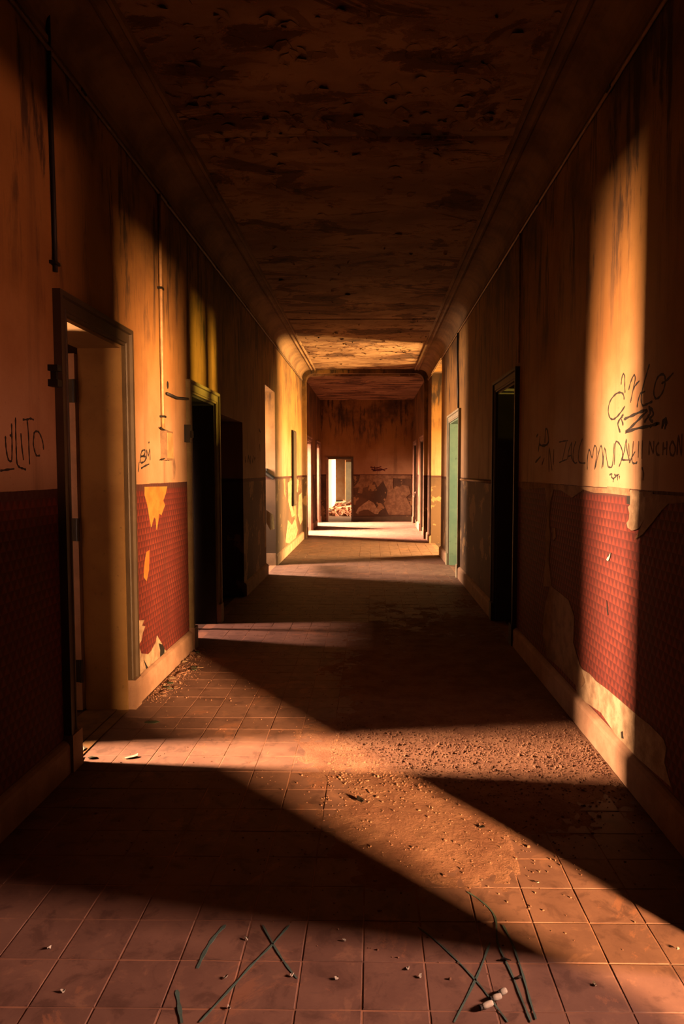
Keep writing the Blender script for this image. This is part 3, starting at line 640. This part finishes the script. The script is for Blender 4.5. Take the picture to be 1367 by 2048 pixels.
writing('graffiti_tag', [[(835, 690), (815, 615), (850, 555), (862, 540)], [(860, 630), (845, 580)],
    [(865, 580), (930, 550), (1010, 515), (1060, 505), (1000, 570), (930, 640), (878, 690), (960, 660), (1080, 635), (1160, 610)],
    [(1035, 605), (1065, 560), (1085, 525), (1075, 480), (1100, 500), (1110, 540), (1080, 580), (1110, 600)], [(1185, 660), (1190, 600), (1215, 575), (1222, 610), (1205, 660)], [(1190, 640), (1205, 590), (1215, 640)], [(1080, 640), (1120, 622), (1165, 612)]],
    .018, XR, (1040, 700), k5, M['ink'], 'bold black angular K Z mark under the looping tag')
writing('graffiti_line', [[(325, 770), (360, 762), (400, 758)], [(385, 765), (370, 840), (350, 925)], [(325, 942), (360, 925), (390, 915)],
    [(395, 915), (405, 840), (430, 770)], [(430, 770), (425, 880), (445, 940)], [(400, 890), (430, 880)], [(465, 760), (445, 830), (440, 900), (455, 945), (475, 940)],
    [(520, 740), (495, 810), (485, 890), (495, 940), (545, 945)], [(560, 1000), (560, 920), (575, 830), (600, 900), (620, 800), (640, 850), (620, 1000)],
    [(625, 990), (650, 880), (675, 800), (690, 900), (680, 990)], [(690, 980), (705, 820), (730, 960), (745, 980), (770, 960), (785, 780)],
    [(785, 960), (795, 780), (820, 775), (845, 820), (855, 870), (845, 920), (825, 975)], [(850, 920), (870, 840), (885, 750), (890, 830), (915, 940)], [(850, 920), (905, 920)],
    [(910, 945), (935, 890), (960, 850)], [(930, 900), (940, 945), (970, 945), (975, 930)]],
    .012, XR, (1040, 700), k5, M['ink'], 'long scrawled row of capital letters above the torn red wallpaper')
writing('graffiti_line', [[(905, 780), (910, 890)], [(945, 760), (935, 890)], [(990, 760), (985, 900)], [(1020, 755), (1015, 910)],
    [(1075, 880), (1080, 770), (1110, 860), (1115, 760)], [(1160, 770), (1135, 810), (1140, 870), (1165, 880)], [(1195, 770), (1190, 880)], [(1225, 760), (1222, 880)], [(1192, 825), (1224, 820)],
    [(1270, 760), (1250, 810), (1255, 870), (1280, 880), (1295, 820), (1270, 760)], [(1310, 880), (1320, 720), (1345, 880), (1350, 700)], [(1015, 980), (1030, 1030), (1025, 1090)]],
    .013, XR, (1040, 700), k5, M['fade'], 'faded brown capitals running to the right picture edge')
writing('graffiti_tag', [[(745, 1045), (765, 1035), (762, 1060), (778, 1078)], [(785, 1040), (800, 1055), (780, 1075), (775, 1105)], [(800, 1050), (825, 1040)], [(815, 1045), (812, 1090)], [(830, 1050), (828, 1080)]],
    .012, XR, (1040, 700), k5, M['ink'], 'tiny black scribble just above the red wallpaper edge')
writing('graffiti_tag', [[(150, 850), (165, 720)], [(160, 790), (185, 800), (230, 790)], [(205, 780), (210, 670), (225, 670), (235, 770), (195, 805)], [(125, 940), (170, 890)], [(135, 725), (150, 700)]],
    .022, XR, (1040, 700), k5, M['ink'], 'short dim black scrawl beside the dark right door')
writing('graffiti_tag', [[(240, 1020), (240, 820), (265, 1010)], [(180, 960), (200, 900)], [(275, 960), (280, 830)]], .02, XR, (1040, 700), k5, M['fade'], 'faint brown vertical scribble left of the long row of letters')
writing('graffiti_word', [[(110, 740), (115, 900), (135, 1080), (170, 1220), (210, 1255), (240, 1245)], [(235, 480), (240, 700), (245, 950), (240, 1230)], [(200, 740), (235, 700)],
    [(315, 360), (320, 700), (330, 1000), (345, 1280), (390, 1370), (460, 1400), (530, 1425)], [(425, 680), (445, 950), (480, 1230)],
    [(555, 420), (580, 700), (590, 1000), (605, 1320)], [(460, 400), (550, 400), (620, 380), (690, 405)],
    [(815, 1135), (750, 1140), (710, 1050), (680, 900), (690, 750), (700, 670), (750, 640), (800, 670), (850, 780), (880, 900), (890, 1020)], [(0, 1450), (120, 1430), (290, 1410)]],
    .012, XL, (0, 800), 10.24, M['ink'], 'black capitals ULITO with an underline on the near left wall')
writing('graffiti_word', [[(765, 1165), (768, 1130), (775, 1100), (792, 1095), (788, 1120), (770, 1130), (795, 1130), (790, 1155), (768, 1165)], [(755, 1215), (760, 1160)], [(800, 1145), (800, 1095), (810, 1125), (818, 1090), (820, 1150)], [(770, 1195), (790, 1182), (815, 1170)], [(810, 1055), (816, 1050)]],
    .016, XL, (0, 500), 2.734, M['ink'], 'small slanted black scribble beside the first left door')
writing('graffiti_tag', [[(445, 770), (447, 725)], [(462, 768), (465, 725), (478, 768), (480, 722)], [(492, 770), (500, 722)], [(505, 745), (512, 735)], [(540, 640), (545, 690)], [(535, 540), (548, 560)]], .05, XL, (360, 700), 3.41, M['fade'], 'dark smudged scribble on the left wall beyond the black passage')
rs = ([(740, 934), (752, 936), (762, 933)], [(742, 938), (755, 941), (774, 937)], [(745, 942), (760, 938), (770, 942)], [(748, 933), (750, 943)])
strokes_thing('graffiti_tag', rs, .05, lambda a, b: (endpt(a, b, Y1)[0], Y1, endpt(a, b, Y1)[1]), (0, -1, 0), M['redink'], 'dark red spray scribble on the end wall', 'graffiti')
k2 = 1.953
def chalk(strokes, org, w, label):
    return strokes_thing('chalk_mark', strokes, w, lambda a, b: (*floorpt(org[0] + a / k2, org[1] + b / k2), 0.0012), (0, 0, 1), M['teal'], label, 'chalk mark')
chalk([[(880, 880), (835, 930), (800, 985), (770, 1050)]], (0, 1400), .014, 'short thick blue green stroke on the near left tiles')
chalk([[(690, 1135), (700, 1200), (710, 1265)]], (0, 1400), .014, 'blue green stroke at the bottom edge left of centre')
chalk([[(1025, 880), (1075, 970), (1120, 1040), (1160, 1090)], [(1130, 880), (1060, 960), (980, 1040), (900, 1130), (780, 1260)]], (0, 1400), .008, 'blue green chalk cross on the near tiles')
chalk([[(330, 890), (420, 960), (540, 1080), (620, 1180), (680, 1260)]], (667, 1400), .007, 'thin dark chalk line running under the pale butts')
chalk([[(610, 950), (560, 1080), (470, 1260)]], (667, 1400), .008, 'dark slanting chalk stroke left of the pale butts')
chalk([[(520, 750), (580, 790), (630, 850), (640, 950), (690, 1060), (730, 1160), (770, 1260)]], (667, 1400), .008, 'long dark chalk stroke right of the pale butts')
chalk([[(660, 880), (700, 960), (740, 1080), (765, 1170), (790, 1250)]], (667, 1400), .008, 'rightmost dark chalk stroke on the near tiles')

# ------------------------------------------------------------------ torn wallpaper: bare patches and curled flaps (parts of their walls)
def patch(wall, X, org, k, pts, mat, nm='bare_plaster_patch', th=0.003, curl=None, label=None):
    s = 1 if X < 0 else -1; P = [wallpt(org[0] + a / k, org[1] + b / k, X) for a, b in pts]; bm = bmesh.new()
    vs = [bm.verts.new((X + s * th, y, z)) for y, z in P]; fc = bm.faces.new(vs); bm.normal_update(); bmesh.ops.triangulate(bm, faces=[fc])
    bmesh.ops.subdivide_edges(bm, edges=bm.edges[:], cuts=1 if not curl else 3, use_grid_fill=True)
    if curl:
        for v in bm.verts: v.co.x += s * curl(v.co.y, v.co.z)
    ret = bmesh.ops.extrude_face_region(bm, geom=bm.faces[:])
    for g_ in ret['geom']:
        if isinstance(g_, bmesh.types.BMVert): g_.co.x = g_.co.x - s * (0.002 if curl else th)
    bmesh.ops.recalc_face_normals(bm, faces=bm.faces); me = bpy.data.meshes.new(nm); bm.to_mesh(me); bm.free(); me.materials.append(mat)
    o = bpy.data.objects.new(nm, me); col.objects.link(o); o.parent = wall
    if label: o['label'] = label
    return o
z2 = ((0, 950), 2.734); z3 = ((240, 1180), 7.875); z4 = ((1150, 900), 6.3); z5 = ((1170, 1330), 6.94); z6 = ((867, 1050), 2.734)
patch(wl, XL, *z2, [(790, 65), (912, 62), (905, 100), (890, 140), (900, 165), (880, 220), (868, 210), (865, 240), (855, 300), (850, 240), (840, 230), (825, 285), (815, 230), (808, 180), (790, 110)], M['orange'], label='torn patch showing orange and green backing')
patch(wl, XL, *z2, [(800, 420), (815, 410), (812, 520), (800, 580), (785, 560), (790, 480)], M['orange'])
patch(wl, XL, *z3, [(262, 480), (375, 475), (340, 560), (390, 575), (350, 680), (330, 800), (285, 870), (330, 1000), (440, 1010), (490, 950), (560, 820), (580, 720), (650, 840), (690, 930), (720, 960), (800, 900), (830, 990), (640, 1150), (450, 1290), (262, 1400)], M['plaster'])
patch(wl, XL, *z3, [(600, 840), (660, 860), (690, 930), (685, 1060), (620, 1085), (625, 950)], M['hole'], 'dark_hole', .005)
patch(wl, XL, *z3, [(365, 1100), (450, 1255), (415, 1285), (385, 1170)], M['hole'], 'dark_hole', .005)
cy_, cz_ = wallpt(1150 + 880 / 6.3, 900 + 700 / 6.3, XR)
patch(wr, XR, *z4, [(705, 500), (890, 540), (880, 880), (840, 960), (800, 1000), (740, 1015), (690, 980), (675, 920), (700, 880), (705, 800), (685, 720), (710, 690)], M['plaster'], 'paper_flap', .004,
      lambda y, z: .010 * max(0, (1.48 - z)) / .3 + .02 * max(0, y - cy_), label='pale curled tongue of torn wallpaper')
a_ = wallpt(1150 + 1367 / 6.3, 900 + 600 / 6.3, XR)
patch(wr, XR, *z4, [(890, 550), (1500, 590), (1500, 650), (1180, 680), (1100, 760), (980, 920), (870, 1060), (770, 1130), (830, 1000), (880, 880)], M['tan'], 'paper_flap', .004, lambda y, z: .03 * max(0, 1.47 - z), label='brownish flap of wallpaper folded over')
patch(wr, XR, *z4, [(690, 490), (708, 690), (650, 680), (655, 540)], M['hole'], 'dark_hole', .003)
patch(wr, XR, *z4, [(410, 460), (700, 490), (690, 525), (415, 495)], M['tan'], 'paper_edge', .006)
patch(wr, XR, *z4, [(400, 1385), (430, 1330), (455, 1295), (445, 1350), (425, 1400)], M['white'], 'paper_tear', .006)
patch(wr, XR, *z4, [(405, 1345), (425, 1330), (450, 1298), (430, 1345)], M['hole'], 'dark_hole', .007)
patch(wr, XR, *z5, [(-120, -60), (-40, 60), (60, 120), (160, 230), (310, 340), (520, 520), (740, 710), (900, 830), (1090, 1030), (1130, 1150), (1100, 1350), (1200, 1700), (740, 1300), (480, 1050), (220, 660), (-120, 430)], M['plaster'], label='strip of bare plaster above the right baseboard')
patch(wr, XR, *z5, [(505, 930), (525, 920), (530, 980), (540, 1020), (515, 1015)], M['hole'], 'dark_hole', .006)
patch(wr, XR, (867, 1050), 2.734, [(640, 330), (740, 410), (770, 500), (765, 640), (790, 730), (830, 860), (800, 900), (690, 780), (620, 720), (600, 600), (600, 520), (615, 420)], M['tan'], th=0.0045)
patch(wr, XR, (867, 650), 2.734, [(610, 890), (660, 890), (640, 970), (632, 1060), (640, 1150), (630, 1280), (645, 1430), (600, 1430), (615, 1250), (612, 1150), (622, 1040), (618, 960)], M['tan'], th=0.0038, label='pale vertical crack strip in the wallpaper')
patch(wr, XR, (867, 650), 2.734, [(455, 855), (560, 862), (700, 875), (880, 888), (1080, 900), (1200, 915), (1200, 945), (1080, 935), (950, 920), (880, 918), (820, 900), (760, 945), (700, 905), (600, 890), (500, 900), (455, 880)], M['tan'], th=0.0045)
patch(wr, XR, z5[0], z5[1], [(300, -900), (308, -830), (318, -800), (312, -750), (322, -700), (310, -690), (300, -780)], M['hole'], 'dark_hole', .003)
# plaster patches far down
for pts in ([(570, 1085), (575, 1040), (583, 1050), (590, 1035), (595, 1060), (588, 1090)], [(575, 965), (583, 960), (582, 1010), (590, 1030), (583, 1035), (576, 1005)], [(592, 955), (597, 962), (595, 985), (590, 980)], [(597, 990), (603, 985), (605, 1040), (600, 1050), (595, 1030)], [(532, 1020), (546, 1030), (549, 1058), (540, 1060), (532, 1045)]):
    patch(wl, XL, (0, 0), 1, pts, M['plaster'])
patch(wr, XR, (0, 0), 1, [(1104, 1056), (1111, 1056), (1112, 1075), (1107, 1082)], M['tan'], th=0.0045)
k8 = 1367 / 170
for pts, mt in (([(250, 850), (290, 770), (380, 700), (460, 645), (540, 690), (590, 780), (630, 800), (610, 870), (560, 870), (450, 800), (380, 800), (300, 830), (290, 880)], M['plaster']),
            ([(320, 240), (840, 240), (1140, 250), (1140, 300), (1000, 300), (850, 290), (850, 460), (760, 480), (720, 410), (690, 330), (600, 440), (560, 350), (500, 350), (440, 430), (370, 450), (350, 540), (280, 530), (300, 440), (200, 450), (260, 390), (300, 330)], M['tan']),
            ([(760, 480), (900, 470), (1000, 400), (1100, 420), (1130, 540), (1060, 600), (1100, 680), (1150, 760), (1140, 880), (780, 880), (740, 800), (700, 700), (740, 620)], M['tan'])):
    P_ = [endpt(680 + a / k8, 920 + b / k8, Y1) for a, b in pts]; bm = bmesh.new(); vs = [bm.verts.new((x, Y1 - .004, z)) for x, z in P_]; bm.faces.new(vs); bm.normal_update(); bmesh.ops.triangulate(bm, faces=bm.faces[:])
    ret = bmesh.ops.extrude_face_region(bm, geom=bm.faces[:])
    for g_ in ret['geom']:
        if isinstance(g_, bmesh.types.BMVert): g_.co.y = Y1
    bmesh.ops.recalc_face_normals(bm, faces=bm.faces); me = bpy.data.meshes.new('bare_plaster_patch'); bm.to_mesh(me); bm.free(); me.materials.append(mt)
    o = bpy.data.objects.new('bare_plaster_patch', me); col.objects.link(o); o.parent = we

# ------------------------------------------------------------------ pipes, cables and boxes
def pipe(name, X, pts, r, mat, label, cat='pipe', straps=()):
    s = 1 if X < 0 else -1; o = empty(name, (X, pts[0][0], pts[0][1])); tag(o, label, cat); off = Vector(o.location)
    MB().tube([Vector((X + s * (r + .004), y, z)) - off for y, z in pts], r, 10).build('tube', mat, o, True)
    for y, z in straps:
        MB().box(s * 0, s * (2 * r + .010), y - off.y - .03, y - off.y + .03, z - off.z - .008, z - off.z + .008).build('strap', M['metal'], o)
    return o
yv = wallpt(317, 600, XL)[0]
pipe('conduit', XL, [(yv, CORN - .07), (yv, 3.2), (yv, 2.6), (yv, 2.1), (yv, wallpt(322, 858, XL)[1])], .013, M['pipe'], 'thin upright conduit on the left wall above the grimy switch box', straps=[(yv, 3.0), (yv, wallpt(320, 833, XL)[1])])
pipe('conduit', XL, [(Y0 + .1, CORN - .09), (5, CORN - .09), (10, CORN - .09), (15.9, CORN - .09)], .012, M['box'], 'long conduit running under the left cornice', straps=[(y, CORN - .09) for y in (3.9, 5.5, 7.2, 8.9)])
pipe('conduit', XR, [(Y0 + .1, CORN - .09), (5, CORN - .09), (10, CORN - .09), (15.9, CORN - .09)], .010, M['pipe'], 'long conduit running under the right cornice', straps=[(y, CORN - .09) for y in (3.9, 5.5, 7.2)])
yr = wallpt(1041, 600, XR)[0]
pipe('conduit', XR, [(yr, CORN - .07), (yr, 3.2), (yr, 2.57)], .010, M['pipe'], 'upright conduit above the dark right door')
yc = wallpt(98, 330, XL)[0]
pipe('cable', XL, [(yc, CORN + .1), (yc, 3.5), (yc + .01, 3.0), (yc + .01, 2.62)], .011, M['wire'], 'black cable hanging down to the first left door frame', 'cable', straps=[(yc, 2.66)])
yg = wallpt(917, 720, XR)[0]
pipe('cable', XR, [(yg, CORN - .1), (yg, 3.3), (yg - .08, 2.9), (yg - .12, 2.56)], .014, M['wire'], 'black cable hanging above the green door', 'cable')
a, b = wallpt(330, 787, XL), wallpt(374, 798, XL); mid = wallpt(350, 796, XL)
pipe('cable', XL, [a, mid, b], .012, M['wire'], 'short sagging cable from the conduit to the second left door', 'cable')
a, b = wallpt(924, 957, XR), wallpt(984, 966, XR)
pipe('conduit', XR, [(b[0], 1.485), ((a[0] + b[0]) / 2, 1.485), (a[0], 1.485)], .017, M['pipe'], 'low conduit along the dado beside the green door')
a = wallpt(320, 861, XL); b = wallpt(334, 921, XL); o = empty('switch_box', (XL, (a[0] + b[0]) / 2, b[1])); tag(o, 'tall grimy switch box at the foot of the upright conduit', 'switch box')
hy_, hz_ = (b[0] - a[0]) / 2, a[1] - b[1]; MB().box(0, .05, -hy_, hy_, 0, hz_).build('box_body', M['box'], o); MB().box(.05, .056, -hy_ + .012, hy_ - .012, .015, hz_ - .015).build('cover_plate', M['pipe'], o)
MB().tube([(.02, -hy_ - .06, hz_ + .02), (.03, -hy_, hz_ + .005), (.03, hy_ * .3, hz_)], .006, 6).build('cable_end', M['wire'], o)
MB().tube([(.02, -hy_ - .05, 0.0), (.03, -hy_, 0.012), (.03, hy_ * .3, 0.0)], .005, 6).build('cable_end', M['wire'], o)
a = wallpt(104, 732, XL); b = wallpt(110, 776, XL); o = empty('hinge_pin', (XL, a[0], b[1])); tag(o, 'rusty iron catch on the wall beside the first door frame', 'catch')
MB().box(0, .03, -.02, .0, .01, a[1] - b[1]).build('bar', M['metal'], o); MB().box(0, .05, -.05, .0, 0, .035).build('lug', M['metal'], o); MB().box(0, .05, -.05, 0, a[1] - b[1] - .03, a[1] - b[1]).build('lug', M['metal'], o)
a, b = wallpt(371, 850, XL), wallpt(372, 885, XL)
o = empty('cable_clip', (XL, a[0] - .02, b[1])); tag(o, 'dark strip latch on the near side of the second left door', 'latch'); MB().box(0, .05, -.03, .02, 0, a[1] - b[1]).build('plate', M['metal'], o); MB().box(0.05, .07, -.012, .005, .04, .1).build('tongue', M['metal'], o)
a, b = wallpt(344, 938, XL), wallpt(348, 948, XL)
for (px, py, sx, sz, lab) in ((347, 936, .05, .09, 'dark smudged hole low on the lit left wall'), (335, 770, .025, .03, 'small dark hole beside the upright conduit')):
    y, z = wallpt(px, py, XL); m = MB(); n = 9
    m.add([(XL + .0025, y + sx * random.uniform(.7, 1.1) * math.cos(q * 6.283 / n), z + sz * random.uniform(.7, 1.1) * math.sin(q * 6.283 / n)) for q in range(n)] + [(XL, y + sx * 1.1 * math.cos(q * 6.283 / n), z + sz * 1.1 * math.sin(q * 6.283 / n)) for q in range(n)], [tuple(range(n))] + [(q, (q + 1) % n, (q + 1) % n + n, q + n) for q in range(n)])
    m.build('plaster_scar', M['tan'] if sx > .03 else M['hole'], wl)
# narrow dark board and shelf bracket farther down on the left
y0_, z1_ = wallpt(582, 860, XL); y1_, z0_ = wallpt(589, 1010, XL)
o = empty('wall_cabinet', (XL, (y0_ + y1_) / 2, z0_)); tag(o, 'narrow tall dark cabinet on the yellow lit far left wall', 'cabinet')
hw = (y1_ - y0_) / 2; MB().box(0, .04, -hw, hw, 0, z1_ - z0_).build('cabinet_body', M['black'], o); MB().box(.04, .05, -hw + .03, hw - .03, .03, z1_ - z0_ - .03).build('cabinet_door', M['brown'], o)
a, b = endpt(529, 944, 11.5), endpt(547, 957, 11.5)
o = empty('wall_bracket', (a[0], 11.55, b[1])); tag(o, 'dark slanting bracket on the end face of the far left recess', 'bracket')
MB().tube([(0, -.05, a[1] - b[1]), (b[0] - a[0], -.05, 0)], .03, 8).build('arm', M['wire'], o); MB().box(-.04, .04, -.04, 0, a[1] - b[1] - .06, a[1] - b[1] + .06).build('wall_plate', M['wire'], o)

# ------------------------------------------------------------------ rubble in the end passage
lab = ['long pale board on the rubble beyond the end doorway', 'slanting broken board beyond the end doorway', 'short dark beam across the rubble beyond the end doorway', 'pale plank lying deepest beyond the end doorway', 'thin board lying nearest behind the end doorway', 'dark slat leaning on the rubble beyond the end doorway']
for k, (x, y, z, l, wd, a, tlt, mt) in enumerate(((-1.15, 27.5, .16, 1.1, .22, .35, .10, 'white_wall'), (-.95, 28.6, .24, 1.0, .16, -.6, .28, 'redrubble'), (-1.0, 29.5, .30, .9, .15, .9, .35, 'brown'), (-1.25, 33.0, .12, 1.5, .25, .1, .03, 'white_wall'), (-1.1, 25.2, .05, 1.0, .2, -.15, 0, 'redrubble'), (-.8, 30.6, .34, 1.0, .12, 1.2, .4, 'brown'))):
    d = Vector((math.cos(a) * math.cos(tlt), math.sin(a) * math.cos(tlt), math.sin(tlt))); s = Vector((-math.sin(a), math.cos(a), 0)); u_ = d.cross(s)
    m = MB().obox((0, 0, 0), d, s, u_, l, wd, .045).obox(d * (l * .5) + s * wd * .2, d, s, u_, .12, wd * .5, .04)
    o = m.build('broken_board', M[mt]); o.location = (x, y, z); tag(o, lab[k], 'board', 'boards beyond the end doorway')
mb = MB()
for k in range(700):
    x, y = random.uniform(-1.5, .6), random.uniform(24.3, 35.5); s = random.uniform(.03, .16)
    chip(mb, x, y, s, max(0, .10 * math.exp(-((y - 28.5) / 2.6) ** 2) * random.uniform(.2, 1.6)))
tag(mb.build('rubble_pile', M['redrubble']), 'heap of reddish rubble on the floor beyond the end doorway', 'rubble', kind='stuff')
